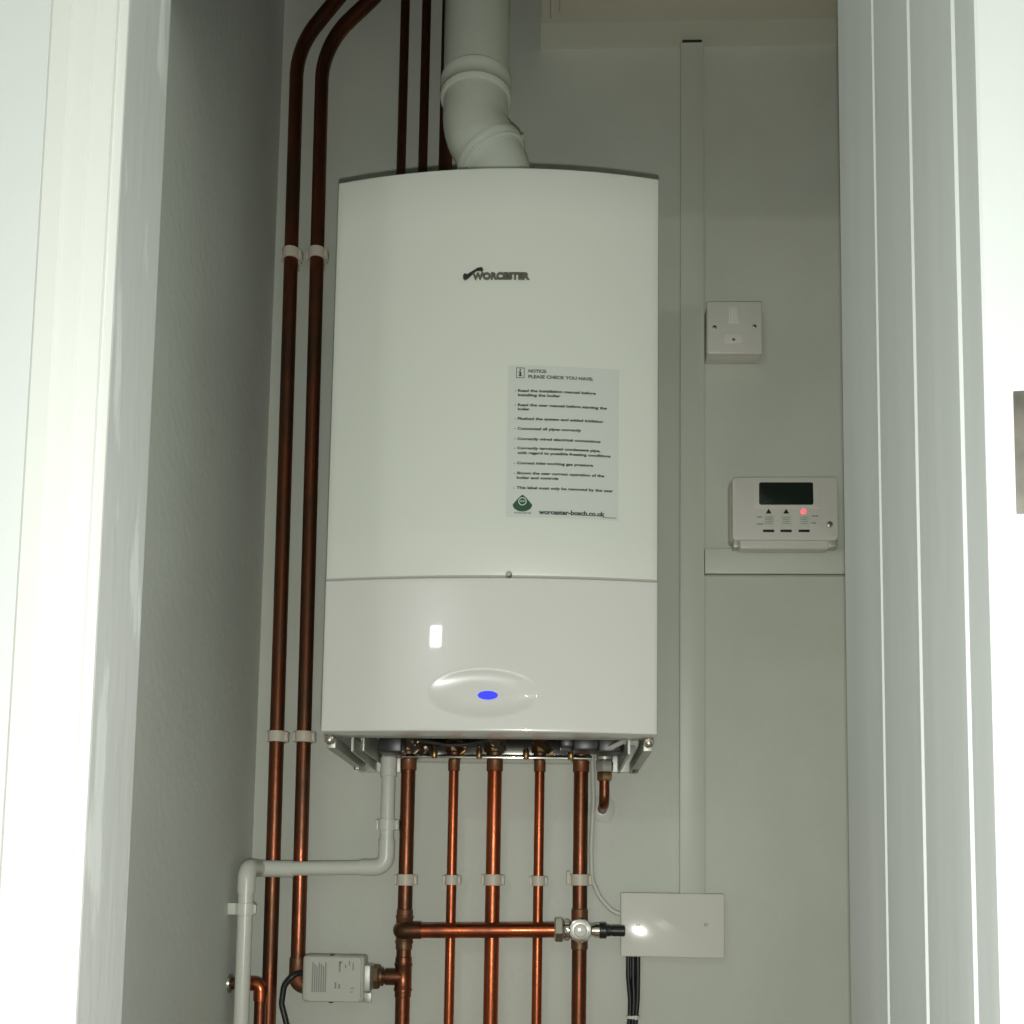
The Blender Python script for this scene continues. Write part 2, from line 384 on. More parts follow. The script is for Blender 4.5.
for s, x1, yy in (('Read the installation manual before', 87, 27), ('installing the boiler', 52, 31.4), ('Read the user manual before starting the', 98, 41.4), ('boiler', 22, 45.6),
    ('Flushed the system and added inhibitor', 95, 55.2), ('Connected all pipes correctly', 73, 65.2), ('Correctly wired electrical connections', 92, 75.5),
    ('Correctly terminated condensate pipe,', 92, 84.8), ('with regard to possible freezing conditions', 102, 89.6), ('Correct inlet working gas pressure', 85, 99.8),
    ('Shown the user correct operation of the', 96, 109.8), ('boiler and controls', 51, 114.4), ('This label must only be removed by the user', 105, 124.4)):
    T(bm, s, 10, yy, x1, 2.9)
    if s[0].isupper(): T(bm, '-', 7, yy, 8.2, 2.9)
link('printed_text', bm, 'ink', notice, False)
bm = NB(); T(bm, 'worcester-bosch.co.uk', 32, 149, 97, 5, .045)
link('web_address', bm, 'ink', notice, False)
bm = NB()
def bar(bm, x0, y0, x1, y1, off=.0008): film(bm, nx0+x0*u, nx0+x1*u, nz1-y1*v_, nz1-y0*v_, off, 2)
bar(bm, 8, 2.6, 16.2, 3.2); bar(bm, 8, 12.6, 16.2, 13.2); bar(bm, 8, 2.6, 8.6, 13.2); bar(bm, 15.6, 2.6, 16.2, 13.2)
bar(bm, 11, 6.6, 13, 10.8); bar(bm, 11.2, 4, 12.8, 5.6); bar(bm, 10.4, 10.2, 13.8, 11.2); bar(bm, 10.4, 6.4, 12, 7.2)
link('information_icon', bm, 'ink', notice, False)
ex, ez = nx0+16*u, nz1-139*v_
bm = NB(); y_e = yb(ex)-.0009
def flat(bm, pts, off=0): bm.faces.new([bm.verts.new((x, yb(x, z)-.0009-off, z)) for x, z in pts])
arc = [(ex+9.6*u*math.cos(a), ez-1.2*v_+6.8*v_*math.sin(a)) for a in [math.radians(180+180*i/14) for i in range(15)]]
flat(bm, [(ex-9.6*u, ez-1.2*v_), (ex-4.5*u, ez+4.8*v_), (ex-1.2*u, ez+8*v_), (ex, ez+8.6*v_), (ex+1.2*u, ez+8*v_), (ex+4.5*u, ez+4.8*v_), (ex+9.6*u, ez-1.2*v_)][::-1]+arc[1:-1])
link('emblem', bm, 'green', notice, False)
bm = NB()
for i in range(24):
    a0, a1 = 2*PI*i/24, 2*PI*(i+1)/24
    flat(bm, [(ex+r*u*math.cos(a), ez+2*v_+r*v_*math.sin(a)) for r, a in ((3.2, a0), (4.1, a0), (4.1, a1), (3.2, a1))], .0003)
flat(bm, [(ex-1.8*u, ez+1*v_), (ex-1.2*u, ez+1*v_), (ex-1.2*u, ez+3.4*v_), (ex-1.8*u, ez+3.4*v_)], .0003)
flat(bm, [(ex+1.2*u, ez+1*v_), (ex+1.8*u, ez+1*v_), (ex+1.8*u, ez+3.4*v_), (ex+1.2*u, ez+3.4*v_)], .0003)
flat(bm, [(ex-1.2*u, ez+1.9*v_), (ex+1.2*u, ez+1.9*v_), (ex+1.2*u, ez+2.5*v_), (ex-1.2*u, ez+2.5*v_)], .0003)
link('emblem_ring', bm, 'pale', notice, False)
bm = NB(); 
T(bm, 'WORCESTER', 7.5, 149.2, 25, 2.2)
link('emblem_caption', bm, 'ink_grey', notice, False)
bm = NB(); bar(bm, 94, 149.6, 108, 150.6, .0007)
link('small_print', bm, 'ink_grey', notice, False)
# wiring loop under the case
bm = NB(); pts = [at(415, 739, 1.36), at(425, 741, 1.37), at(448, 745, 1.38), at(470, 744, 1.38), at(492, 739, 1.37), at(500, 733, 1.37)]
tube(bm, fillet(pts, .03), .0026, 10); wl = link('wiring_loop', bm, 'dark', boiler)
for x0, x1, y0, y1, YY in ((378, 402, 737, 752, 1.47), (560, 574, 741, 747, 1.45), (573, 599, 740, 750, 1.45), (598, 622, 738, 752, 1.44)):
    bm = NB(); a = at(x0, y1, YY); b = at(x1, y0, YY); box(bm, (a.x, YY, a.z), (b.x, YY+.05, b.z+.012), .003); link('terminal_block', bm, 'dark', boiler)
bm = NB(); tube(bm, [at(610, 748, 1.40), at(622, 742, 1.41), at(640, 736, 1.43)], .0035, 10); link('lead', bm, 'plastic', boiler)

# ------------------------------------------------------------------ mounting frame below the boiler
mf = thing('mounting_frame', 'zinc plated steel mounting frame under the boiler, with side arms and pipe rail', 'bracket', (bc, YW, zb))
ra = at(398.5, 757, 1.545); rb = at(592, 758, 1.545)
bm = NB(); zr = (ra.z+rb.z)/2
box(bm, (ra.x, 1.590, zr), (rb.x, 1.593, zr+.036), .0008); box(bm, (ra.x, 1.545, zr-.002), (rb.x, YW, zr+.001), .0008); box(bm, (ra.x, 1.5405, zr-.002), (rb.x, 1.5455, zr+.0035), .001)
link('pipe_rail', bm, 'chrome', mf)
def arm(x0, x1, y1_, side):
    a = at(x0, 742, 1.335); b = at(x1, y1_, YW-.006)
    a.z = b.z = zb-.006
    bm = NB(); obox(bm, a, b, .012, .016, bev=.001)
    obox(bm, a+Vector((side*.022, .03, .002)), b+Vector((side*.022, 0, .002)), .003, .020)
    o = link('side_arm', bm, 'zinc', mf)
    bm = NB(); hexnut(bm, a+Vector((0, -.003, .004)), (0, -1, -.4), .007, .0075); lathe(bm, a+Vector((0, -.010, .001)), (0, -1, -.4), [(0, .004), (.006, .004), (.007, .002)], 12); link('bolt', bm, 'nickel', o)
    bm = NB(); m_ = a.lerp(b, .82)+Vector((0, 0, -.008)); hexnut(bm, m_, (0, 0, -1), .004, .005); link('bolt', bm, 'nickel', o)
    return a, b
aL, bL = arm(331, 362, 768, 1); aR, bR = arm(648, 633, 768, -1)
bm = NB(); box(bm, (bL.x-.004, YW-.006, zb-.016), (bL.x+.060, YW-.001, zb+.03), .001); box(bm, (bL.x+.030, 1.44, zb-.004), (bL.x+.033, YW-.002, zb+.028), .0005); link('wall_plate', bm, 'zinc', mf)
bm = NB(); box(bm, (bR.x-.045, YW-.006, zb-.012), (bR.x+.004, YW-.001, zb+.03), .001); box(bm, (bR.x-.024, 1.44, zb-.008), (bR.x-.020, YW-.002, zb+.028), .0005); link('wall_plate', bm, 'zinc', mf)
for xx in (434, 479, 526, 571, 398):
    p = at(xx, 757, 1.535); bm = NB(); lathe(bm, Vector((p.x, 1.538, zr-.003)), (0, 0, 1), [(0, .0035), (.003, .0048), (.012, .0048), (.015, .003), (.018, .003)], 14)
    link('stud', bm, 'brass', mf)

# ------------------------------------------------------------------ the row of five copper pipes below
YP = 1.572; R22, R15 = .0110, .0075
row = [(407.5, 403.5, R22, 'tarnished 22 mm copper pipe with two tee fittings, first of the five under the boiler', 'copper_old'),
       (453.5, 449.5, R15, 'thin copper pipe under the boiler, second of the five from the left', 'copper'),
       (494.5, 491, R22, 'thick copper pipe in the middle of the five under the boiler', 'copper'),
       (540.5, 536, R15, 'thin copper pipe under the boiler, second of the five from the right', 'copper'),
       (581, 579, R22, 'thick copper pipe carrying the chrome bypass valve, last of the five under the boiler', 'copper_old')]
valve_labels = ['brass valve over the tarnished first pipe beside the white waste pipe', 'small brass valve over the left thin copper pipe under the boiler',
    'brass valve above the middle thick copper pipe under the boiler', 'small brass valve over the right thin copper pipe under the boiler', 'brass valve above the thick pipe that carries the bypass valve']
clip_labels = ['cream clip on the tarnished pipe above its first tee', 'cream clip on the left thin copper pipe under the boiler', 'cream clip on the middle thick copper pipe under the boiler',
    'cream clip on the right thin copper pipe under the boiler', 'cream clip with raised tab beside the white cable on the last thick pipe']
def clip(c, r, label, wall='back', col='clip', span=None, group='cream pipe clips in a line below the boiler'):
    "hinged pipe clip: saddle base, band round the pipe"
    t = thing('pipe_clip', label, 'pipe clip', c, group)
    h = .0098 if r > .009 else .0088
    ro = r+.0030
    bm = NB()
    n = 28; a0 = 0
    ins = []; 
    for zz in (c.z-h/1, c.z+h/1):
        pass
    z0, z1 = c.z-h*.85, c.z+h*.85
    rings = []
    for rr, z in ((r+.0004, z0), (ro-.0006, z0), (ro, z0+.0006), (ro, z1-.0006), (ro-.0006, z1), (r+.0004, z1)):
        rings.append([bm.verts.new((c.x+rr*math.cos(2*PI*k_/n), c.y+rr*math.sin(2*PI*k_/n), z)) for k_ in range(n)])
    for q in range(len(rings)):
        A, B = rings[q], rings[(q+1) % len(rings)]
        for k_ in range(n): bm.faces.new((A[k_], A[(k_+1) % n], B[(k_+1) % n], B[k_]))
    link('band', bm, col, t)
    bm = NB()
    if wall == 'back':
        box(bm, (c.x-ro-.0030, c.y-.003, z0+.0008), (c.x-ro+.0010, c.y+.008, z1-.0008), .0010)
        box(bm, (c.x+ro-.0010, c.y-.003, z0+.0008), (c.x+ro+.0038, c.y+.008, z1-.0008), .0010)
        box(bm, (c.x-r*.4, c.y+r, z0+.002), (c.x+r*.4, YW, z1-.002), .001)
        box(bm, (c.x-ro, c.y+.005, z0+.001), (c.x+ro, c.y+ro+.001, z1-.001), .001)
    else:
        box(bm, (XL, c.y-ro*.1, z0), (c.x-ro+.0015, c.y+ro, z1), .001)
    link('saddle', bm, col, t)
    bm = NB(); box(bm, (c.x+ro-.001, c.y-.006, z0+.002), (c.x+ro+.003, c.y-.001, z1-.002), .0008); link('catch', bm, col, t)
    return t
pipe_x = []
ztop = at(494, 757, YP).z; zby_ = at(578, 930.2, YP-.036).z; zla_ = at(403, 930.6, YP-.036).z
for i, (xt, xb, r, lab, m_) in enumerate(row):
    X = (at(xt, 757, YP).x+at(xb, 1015, YP).x)/2; pipe_x.append(X)
    t = thing('copper_pipe', lab, 'pipe', (X, YP, 0), 'copper pipes running down from the boiler')
    bm = NB(); tube(bm, [Vector((X, YP, 0)), Vector((X, YP, ztop+.006))], r, 28); link('tube', bm, m_, t)
    bm = NB(); lathe(bm, Vector((X, YP, ztop-.022)), (0, 0, 1), [(0, r+.0001), (.0006, r+.0014), (.020, r+.0014), (.024, r+.0022), (.030, r+.0022)], 28); link('end_socket', bm, 'tarnish', t)
    if i == 0:
        for yy in (931, 977):
            z = zla_ if yy == 931 else at(403, yy, YP).z
            bm = NB(); lathe(bm, Vector((X, YP, z-.030)), (0, 0, 1), [(0, r+.0002), (.001, r+.0012), (.009, r+.0014), (.010, r+.0026), (.0125, r+.0026), (.014, r+.0016), (.046, r+.0016), (.0475, r+.0026), (.050, r+.0026), (.051, r+.0014), (.059, r+.0012), (.060, r+.0002)], 28)
            if yy == 977: lathe(bm, Vector((X, YP, z)), (-1, 0, 0), [(0, r+.0014), (.026, r+.0014), (.027, r+.0002)], 28)
            else: lathe(bm, Vector((X, YP, z)), (0, -1, 0), [(0, r+.0014), (.020, r+.0014), (.021, r+.0002)], 28)
            link('tee', bm, 'tarnish' if yy == 931 else 'copper_old', t)
    if i == 4:
        z = zby_
        bm = NB(); lathe(bm, Vector((X, YP, z-.030)), (0, 0, 1), [(0, r+.0002), (.001, r+.0014), (.059, r+.0014), (.060, r+.0002)], 28)
        lathe(bm, Vector((X, YP, z)), (0, -1, 0), [(0, r+.0014), (.020, r+.0014), (.021, r+.0002)], 28); link('tee', bm, 'tarnish', t)
    # valve over the pipe
    v = thing('isolation_valve', valve_labels[i], 'valve', (X, YP, ztop+.006), 'brass valves under the boiler')
    bm = NB(); hexnut(bm, Vector((X, YP, ztop+.006)), (0, 0, 1), .012, r+.006); link('nut', bm, 'brass', v)
    bm = NB(); lathe(bm, Vector((X, YP-.002, ztop+.018)), (0, 0, 1), [(0, r+.001), (.004, r+.004), (.016, r+.004), (.022, r)], 24)
    lathe(bm, Vector((X, YP-.008, ztop+.018)), (0, -1, .3), [(0, r*.8), (.014, r*.8), (.015, r*.6)], 18); link('valve_body', bm, 'brass', v)
    bm = NB(); obox(bm, Vector((X-.006, YP-.022, ztop+.026)), Vector((X+.016, YP-.040, ztop+.002)), .007, .003, up=Vector((0, 1, 0)), bev=.0008)
    link('lever', bm, 'brass' if i % 2 else 'nickel', v)
    yy = 880 if i != 3 else 881
    cz = at(xt, yy, YP).z
    c = clip(Vector((X, YP, cz)), r, clip_labels[i])
    if i == 4:
        bm = NB(); box(bm, (X-r-.0095, YP-.004, cz-.007), (X-r-.0035, YP+.008, cz+.013), .0015); link('tab', bm, 'clip', c)

# ------------------------------------------------------------------ bypass: horizontal pipe and valve standing in front of the row
YBy = YP-.036
zby = at(578, 930.2, YBy).z; zla = at(403, 930.6, YBy).z
xa_, xv = pipe_x[0], at(580, 931, YBy).x
bp = thing('bypass_pipe', 'horizontal copper pipe crossing in front of the vertical pipes', 'pipe', (xa_, YBy, zby))
bm = NB(); tube(bm, [Vector((xa_+.012, YBy, zla)), Vector((xv-.021, YBy, zby))], R22, 28); link('tube', bm, 'copper', bp)
bm = NB(); tube(bm, fillet([Vector((xa_, YP-.0215, zla)), Vector((xa_, YBy-.001, zla)), Vector((xa_+.030, YBy-.001, zla+.0008))], .014), R22+.0014, 26); link('elbow', bm, 'copper_old', bp)
bv = thing('bypass_valve', 'chrome plated bypass valve with a round face joining the horizontal pipe', 'valve', (xv, YBy, zby))
bm = NB(); hexnut(bm, Vector((xv-.037, YBy, zby)), (1, 0, 0), .013, .0175); link('nut', bm, 'chrome', bv)
bm = NB(); lathe(bm, Vector((xv-.024, YBy, zby)), (1, 0, 0), [(0, .013), (.003, .0145), (.008, .0145), (.010, .012), (.024, .012), (.036, .011), (.038, .009), (.046, .009)], 24)
hexnut(bm, Vector((xv-.023, YBy, zby)), (1, 0, 0), .008, .0155)
lathe(bm, Vector((xv, YBy+.014, zby)), (0, -1, 0), [(0, .012), (.006, .0175), (.024, .0175), (.026, .016), (.027, .011)], 28); link('valve_body', bm, 'chrome', bv)
bm = NB(); lathe(bm, Vector((xv, YBy-.0125, zby)), (0, -1, 0), [(0, .0095), (.004, .0095), (.006, .0085), (.0065, .006), (.0065, 0)], 28); link('face_cap', bm, 'plate', bv)
bm = NB(); lathe(bm, Vector((xv+.021, YBy, zby)), (1, 0, 0), [(0, .011), (.008, .011), (.0085, .012), (.009, .009)], 12)
link('collar', bm, 'chrome', bv)
x1b, x2b = at(599, 931, YBy).x, at(625, 931, YBy).x
bm = NB(); lathe(bm, Vector((x1b, YBy, zby)), (1, 0, 0), [(0, .0105), (.001, .0115), (.010, .0115), (.0115, .0085), (.017, .008), (.0172, .0072), (.019, .0072), (.0192, .008), (x2b-x1b-.001, .008), (x2b-x1b, .007)], 24)
hn = link('adjuster_cap', bm, 'dark', bv); hn['label'] = 'black adjuster cap'

# ------------------------------------------------------------------ tall pair of copper pipes on the left
def tall(name, pixels, Y, r, lab, m_='copper_old', rad=.07, grp=None, ends=None):
    pts = [at(x, y, Y) for x, y in pixels]
    t = thing(name, lab, 'pipe', pts[-1], grp)
    bm = NB(); tube(bm, fillet(pts, rad, 10), r, 28); link('tube', bm, m_, t); return t, pts
def vert(xs_ys, Y): return sum(at(x, y, Y).x for x, y in xs_ys)/len(xs_ys)
YT = 1.572
pA = [at(346, -12, YT), at(298.5, 44, YT)]
pB = [at(384, -20, YT), at(326, 44, YT)]
zbend = at(298, 52, YT).z
XAt, XAb = at(293, 90, YT).x, at(269.5, 960, YT).x; XBt, XBb = at(320.5, 90, YT).x, at(299, 930, YT).x
p0_ = at(332, 0, YT)+ (at(332, 0, YT)-at(305, 32, YT))*1.2
def lin(pa, pb, z):
    k_ = (z-pa.z)/(pb.z-pa.z); return pa.x+(pb.x-pa.x)*k_
ztA = at(292, 48, YT).z; ztB = at(322, 46, YT).z; zB = at(297, 985, YT).z
A1, A2 = at(295.5, 110, YT), at(272, 900, YT); B1, B2 = at(321, 110, YT), at(299.5, 900, YT)
XAt, XAb = lin(A1, A2, ztA), lin(A1, A2, 0); XBt, XBb = lin(B1, B2, ztB), lin(B1, B2, zB)
t = thing('copper_pipe', 'outer of the two tall copper pipes on the left, nearest the left wall', 'pipe', (XAb, YT, 0), 'tall copper pipes left of the boiler')
P = [Vector((p0_.x+.07, YT, ZTOP-.02)), at(348, -14, YT), Vector((XAt, YT, at(292, 48, YT).z)), Vector((XAb, YT, 0))]
bm = NB(); tube(bm, fillet(P, [.10, .15], 14), R22, 28); link('tube', bm, 'copper_old', t)
t = thing('copper_pipe', 'inner tall copper pipe on the left, ending in an elbow behind the zone valve', 'pipe', (XBb, YT, at(296, 975, YT).z), 'tall copper pipes left of the boiler')
zB = at(297, 985, YT).z
P = [Vector((at(392, -60, YT).x+.02, YT, ZTOP-.02)), at(388, -16, YT), Vector((XBt, YT, at(322, 46, YT).z)), Vector((XBb, YT, zB+.02))]
bm = NB(); tube(bm, fillet(P, [.10, .15], 14), R22, 28); link('tube', bm, 'copper_old', t)
bm = NB(); tube(bm, fillet([Vector((XBb, YT, zB+.040)), Vector((XBb, YT, zB)), Vector((XBb+.024, YT, zB))], .014), R22+.0016, 26); link('elbow', bm, 'tarnish', t)
def xat(Xt, Xb, z, ztp, zbt): return Xt+(Xb-Xt)*(z-ztp)/(zbt-ztp)
ztA = at(292, 48, YT).z; ztB = at(322, 46, YT).z
for y_, whichA, whichB in ((255, 'upper cream clip on the outer tall pipe', 'upper cream clip on the inner tall pipe near the boiler top'), (737, 'lower cream clip on the outer tall pipe', 'lower cream clip on the inner tall pipe at the boiler bottom corner')):
    z = at(300, y_, YT).z
    clip(Vector((xat(XAt, XAb, z, ztA, 0), YT, z)), R22, whichA, group='cream clips on the tall pipes')
    clip(Vector((xat(XBt, XBb, z, ztB, zB), YT, z)), R22, whichB, group='cream clips on the tall pipes')
# pipes rising behind the flue
for (xa1, xa2, r, lab) in ((405, 401, R15, 'thin copper pipe rising above the boiler, left of its twin and the flue'), (426.5, 422.5, R15, 'thin copper pipe rising above the boiler, closest beside the flue'), (448, 446.5, R22, 'copper pipe half hidden behind the white flue')):
    X = (at(xa1, 10, YT+.008).x+at(xa2, 165, YT+.008).x)/2
    bm = NB(); Y_ = YT+.010 if r == R15 else YT+.006; tube(bm, [Vector((X, Y_, 1.75)), Vector((X, Y_, ZTOP))], r, 24)
    tag(link('copper_pipe', bm, 'copper_old'), lab, 'pipe', 'copper pipes rising above the boiler')

# ------------------------------------------------------------------ flue
YFl = 1.42
fu = thing('boiler_flue', 'white enamelled flue pipe with an offset bend rising from the boiler top', 'flue', (at(492, 168, YFl).x, YFl, zt_))
RF = .0475
A_ = at(477, -120, YFl); A_.z = ZTOP-.01; B_ = at(477, 92, YFl); B_.x = A_.x = at(477, 40, YFl).x
C_ = at(492.5, 138, YFl); D_ = Vector((C_.x, YFl, zt_-.0005))
zc0 = at(477, 102, YFl).z; zc1 = at(477, 80, YFl).z
bm = NB(); tube(bm, [A_, Vector((B_.x, YFl, zc1-.005))], RF, 40); link('upper_pipe', bm, 'flue', fu)
bm = NB(); lathe(bm, Vector((B_.x, YFl, zc0)), (0, 0, 1), [(0, RF), (.001, RF+.003), (.005, RF+.0045), (.009, RF+.003), (.012, RF+.002), (zc1-zc0-.013, RF+.002), (zc1-zc0-.009, RF+.004), (zc1-zc0-.004, RF+.004), (zc1-zc0-.001, RF+.0015), (zc1-zc0, RF)], 40); link('collar', bm, 'flue', fu)
mid = Vector((B_.x, YFl, at(477, 130, YFl).z)); q = at(491, 158, YFl); low = at(499, 175, YFl)
bm = NB(); tube(bm, fillet([Vector((B_.x, YFl, zc0+.01)), mid, q], .07, 12), RF-.0005, 40); link('bend', bm, 'flue', fu)
dr = (q-mid).normalized()
bm = NB(); lathe(bm, q-dr*.010, dr, [(0, RF), (.001, RF+.003), (.006, RF+.0045), (.011, RF+.003), (.012, RF+.001), (.013, RF+.001), (.014, RF+.0035), (.018, RF+.0035), (.020, RF+.001)], 40)
link('bend_rim', bm, 'flue', fu)
bm = NB(); tube(bm, fillet([q, low, Vector((low.x, YFl, zt_+.0005))], .05), RF-.001, 40); link('boiler_adaptor', bm, 'flue', fu)
bm = NB(); tp = q+Vector((-dr.z, 0, dr.x))*(RF+.005); box(bm, (tp.x-.008, tp.y-.004, tp.z-.008), (tp.x+.001, tp.y+.006, tp.z+.008), .002); link('clamp_tab', bm, 'flue', fu)

# ------------------------------------------------------------------ condensate waste pipe
RW = .0108; YC = 1.560
cp = thing('waste_pipe', 'white plastic condensate waste pipe with elbows running left and down', 'pipe', at(241, 1000, 1.45))
Xc = (at(389.5, 757, YC).x+at(386.5, 838, YC).x)/2; zh = at(384, 867.3, YC).z; zL = at(262, 868.6, YC).z; Yv = 1.498
Xv = (at(246, 890, Yv).x+at(241.5, 1015, Yv).x)/2; zc2 = at(389, 750, YC).z
xe = Xv
bm = NB(); tube(bm, [Vector((Xc, YC, zc2)), Vector((Xc, YC, zh+.010))], RW, 28); link('drop', bm, 'waste', cp)
bm = NB(); lathe(bm, Vector((Xc, YC, at(389, 777, YC).z)), (0, 0, 1), [(0, RW), (.001, RW+.0018), (.029, RW+.0018), (.030, RW)], 28); link('socket', bm, 'waste', cp)
bm = NB(); tube(bm, fillet([Vector((Xc, YC, zh+.040)), Vector((Xc, YC, zh)), Vector((Xc-.038, YC, zh-.0012))], .018), RW+.0018, 28); link('elbow', bm, 'waste', cp)
bm = NB(); tube(bm, [Vector((Xc-.02, YC, zh-.0007)), Vector((xe+.02, YC, zL))], RW, 28); link('cross_run', bm, 'waste', cp)
bm = NB(); tube(bm, fillet([Vector((xe+.052, YC, zL)), Vector((xe, YC, zL)), Vector((xe, YC-.030, zL))], .016), RW+.0018, 28); link('elbow', bm, 'waste', cp)
bm = NB(); tube(bm, [Vector((xe, YC-.02, zL)), Vector((xe, Yv+.02, zL))], RW, 28); link('forward_run', bm, 'waste', cp)
bm = NB(); tube(bm, fillet([Vector((xe, Yv+.036, zL)), Vector((xe, Yv, zL)), Vector((xe, Yv, zL-.036))], .018), RW+.0018, 28); link('elbow', bm, 'waste', cp)
bm = NB(); tube(bm, [Vector((xe, Yv, zL-.02)), Vector((xe, Yv, 0))], RW, 28); link('down_run', bm, 'waste', cp)
clip(Vector((Xc, YC, at(388, 825, YC).z)), RW, 'white clip on the short drop of the waste pipe under the boiler', col='waste', group='white waste pipe clips')
clip(Vector((xe, Yv, at(245, 909, Yv).z)), RW, 'white clip holding the waste pipe to the left wall', wall='left', col='waste', group='white waste pipe clips')

# small copper elbow in the bottom left corner
Ye = 1.520
a = at(234, 984, Ye); a.x = XL+.001; b = at(261, 984, Ye); c = at(260.5, 1040, Ye); c.x = b.x; c.z = 0; a.z = b.z
t = thing('copper_elbow_pipe', 'copper pipe turning down through an elbow in the bottom left corner', 'pipe', c)
bm = NB(); tube(bm, fillet([a, b, c], .012), .0085, 24); link('tube', bm, 'copper_old', t)
bm = NB(); tube(bm, fillet([b+Vector((-.020, 0, 0)), b, b+Vector((0, 0, -.024))], .014), .0100, 24); link('elbow', bm, 'copper', t)
bm = NB(); lathe(bm, Vector((XL, Ye, b.z)), (1, 0, 0), [(0, .014), (.003, .013), (.004, .010)], 20); link('collar', bm, 'nickel', t)

# ------------------------------------------------------------------ zone valve with actuator
YA = 1.515
a0 = at(300.5, 1002, YA); a1 = at(364, 956.5, YA)
zv = thing('zone_valve', 'grey motorised zone valve beside the tarnished pipe at the bottom', 'valve', ((a0.x+a1.x)/2, YA, a0.z))
zq = at(403, 977, YP).z
bm = NB(); box(bm, (a0.x, YA+.004, a0.z), (a1.x, YA+.040, a1.z), .005, 3)
xs_ = (a0.x, a1.x); 
poly(bm, [(x, z) for x, z in rrect((a0.x+a1.x)/2+.002, (a0.z+a1.z)/2, (a1.x-a0.x)-.012, (a1.z-a0.z)-.004, .005)], YA, YA+.006)
hs = link('actuator_housing', bm, 'actuator', zv)
bm = NB(); W_ = a1.x-a0.x; H_ = a1.z-a0.z
for k_ in range(7):
    x = a0.x+W_*(.17+.035*k_); box(bm, (x, YA-.0004, a0.z+H_*.22), (x+W_*.022, YA+.0002, a0.z+H_*(.86-.04*(k_ % 3))))
for x, z, ww, hh in ((.60, .66, .03, .20), (.60, .84, .05, .05), (.70, .74, .02, .08), (.76, .80, .02, .10), (.82, .70, .02, .16), (.60, .30, .03, .10), (.80, .30, .05, .03), (.54, .30, .03, .14), (.80, .22, .03, .03)):
    box(bm, (a0.x+W_*x, YA-.0004, a0.z+H_*z), (a0.x+W_*(x+ww), YA+.0002, a0.z+H_*(z+hh)))
link('printed_markings', bm, 'ink_grey', hs, False)
for zz in (a0.z, a1.z):
    bm = NB(); xm = (a0.x+a1.x)/2-.003; box(bm, (xm-.003, YA+.008, zz-.0015), (xm+.003, YA+.014, zz+.0015), .0004); link('housing_catch', bm, 'dark', hs)
bm = NB(); lathe(bm, Vector((a0.x+.008, YP, zq)), (1, 0, 0), [(0, .012), (.004, .016), (.040, .018), (.072, .016), (a1.x-a0.x+.006, .012)], 24)
box(bm, (a1.x-.010, YA+.010, zq-.018), (a1.x+.008, YP-.008, zq+.020), .002)
box(bm, (a1.x-.002, YA+.014, a0.z-.001), (a1.x+.010, YA+.018, a0.z+.014), .001)
link('valve_body', bm, 'zinc', zv)
nx_ = at(371, 977, YP).x
bm = NB(); hexnut(bm, Vector((nx_, YP, zq)), (1, 0, 0), .014, .0185); lathe(bm, Vector((nx_+.013, YP, zq)), (1, 0, 0), [(0, .014), (.005, .014), (.006, .012)], 24); link('compression_nut', bm, 'tarnish', zv)
bm = NB(); hexnut(bm, Vector((a0.x-.004, YP, zq)), (1, 0, 0), .012, .016); link('compression_nut', bm, 'tarnish', zv)
bm = NB(); tube(bm, [Vector((nx_+.012, YP, zq)), Vector((pipe_x[0]-.014, YP, zq))], R22, 24); link('tail', bm, 'copper_old', zv)
bm = NB(); pts = [Vector((a0.x+.003, YA+.016, at(303, 973, YA).z)), at(294, 974, YA), at(284, 986, YA), at(281.5, 1004, YA), at(288, 1030, YA), at(300, 1060, YA), at(303, 1120, YA)]
tube(bm, fillet(pts, .02), .0042, 14); tag(link('actuator_cable', bm, 'black'), 'black flexible cable looping down from the zone valve', 'cable')

# ------------------------------------------------------------------ trunking
def trunk(label, x0, x1, z0, z1, dep=.016, vertical=True):
    t = thing('cable_trunking', label, 'trunking', ((x0+x1)/2, YW, z0))
    bm = NB(); box(bm, (x0+.0012, YW-dep+.003, z0), (x1-.0012, YW, z1)); link('base_channel', bm, 'seal' if False else 'trunk', t)
    bm = NB(); box(bm, (x0, YW-dep, z0 + (0 if vertical else 0)), (x1, YW-dep+.0075, z1-(.002 if vertical else 0)), .0012); link('lid', bm, 'trunk', t)
    return t
tx0 = (at(679.5, 60, YW-.016).x+at(681, 880, YW-.016).x)/2; tx1 = (at(703.5, 60, YW-.016).x+at(705, 880, YW-.016).x)/2
zbx1 = at(672, 893.5, 1.575).z; zbx0 = at(672, 956.5, 1.575).z
tr = trunk('tall vertical white cable trunking from ceiling to the double plate', tx0, tx1, zbx1-.002, ZCEIL-.003)
bm = NB(); box(bm, (tx0+.003, YW-.0155, ZCEIL-.0045), (tx1-.003, YW-.002, ZCEIL-.0005)); link('gap_shade', bm, 'dark', tr)  # dark strip standing in for the shaded gap between trunking and ceiling
hz1, hz0 = at(775, 548.5, YW-.016).z, at(775, 573.5, YW-.016).z
trunk('short horizontal white cable trunking below the programmer', tx1+.001, XR-.002, hz0, hz1, vertical=False)
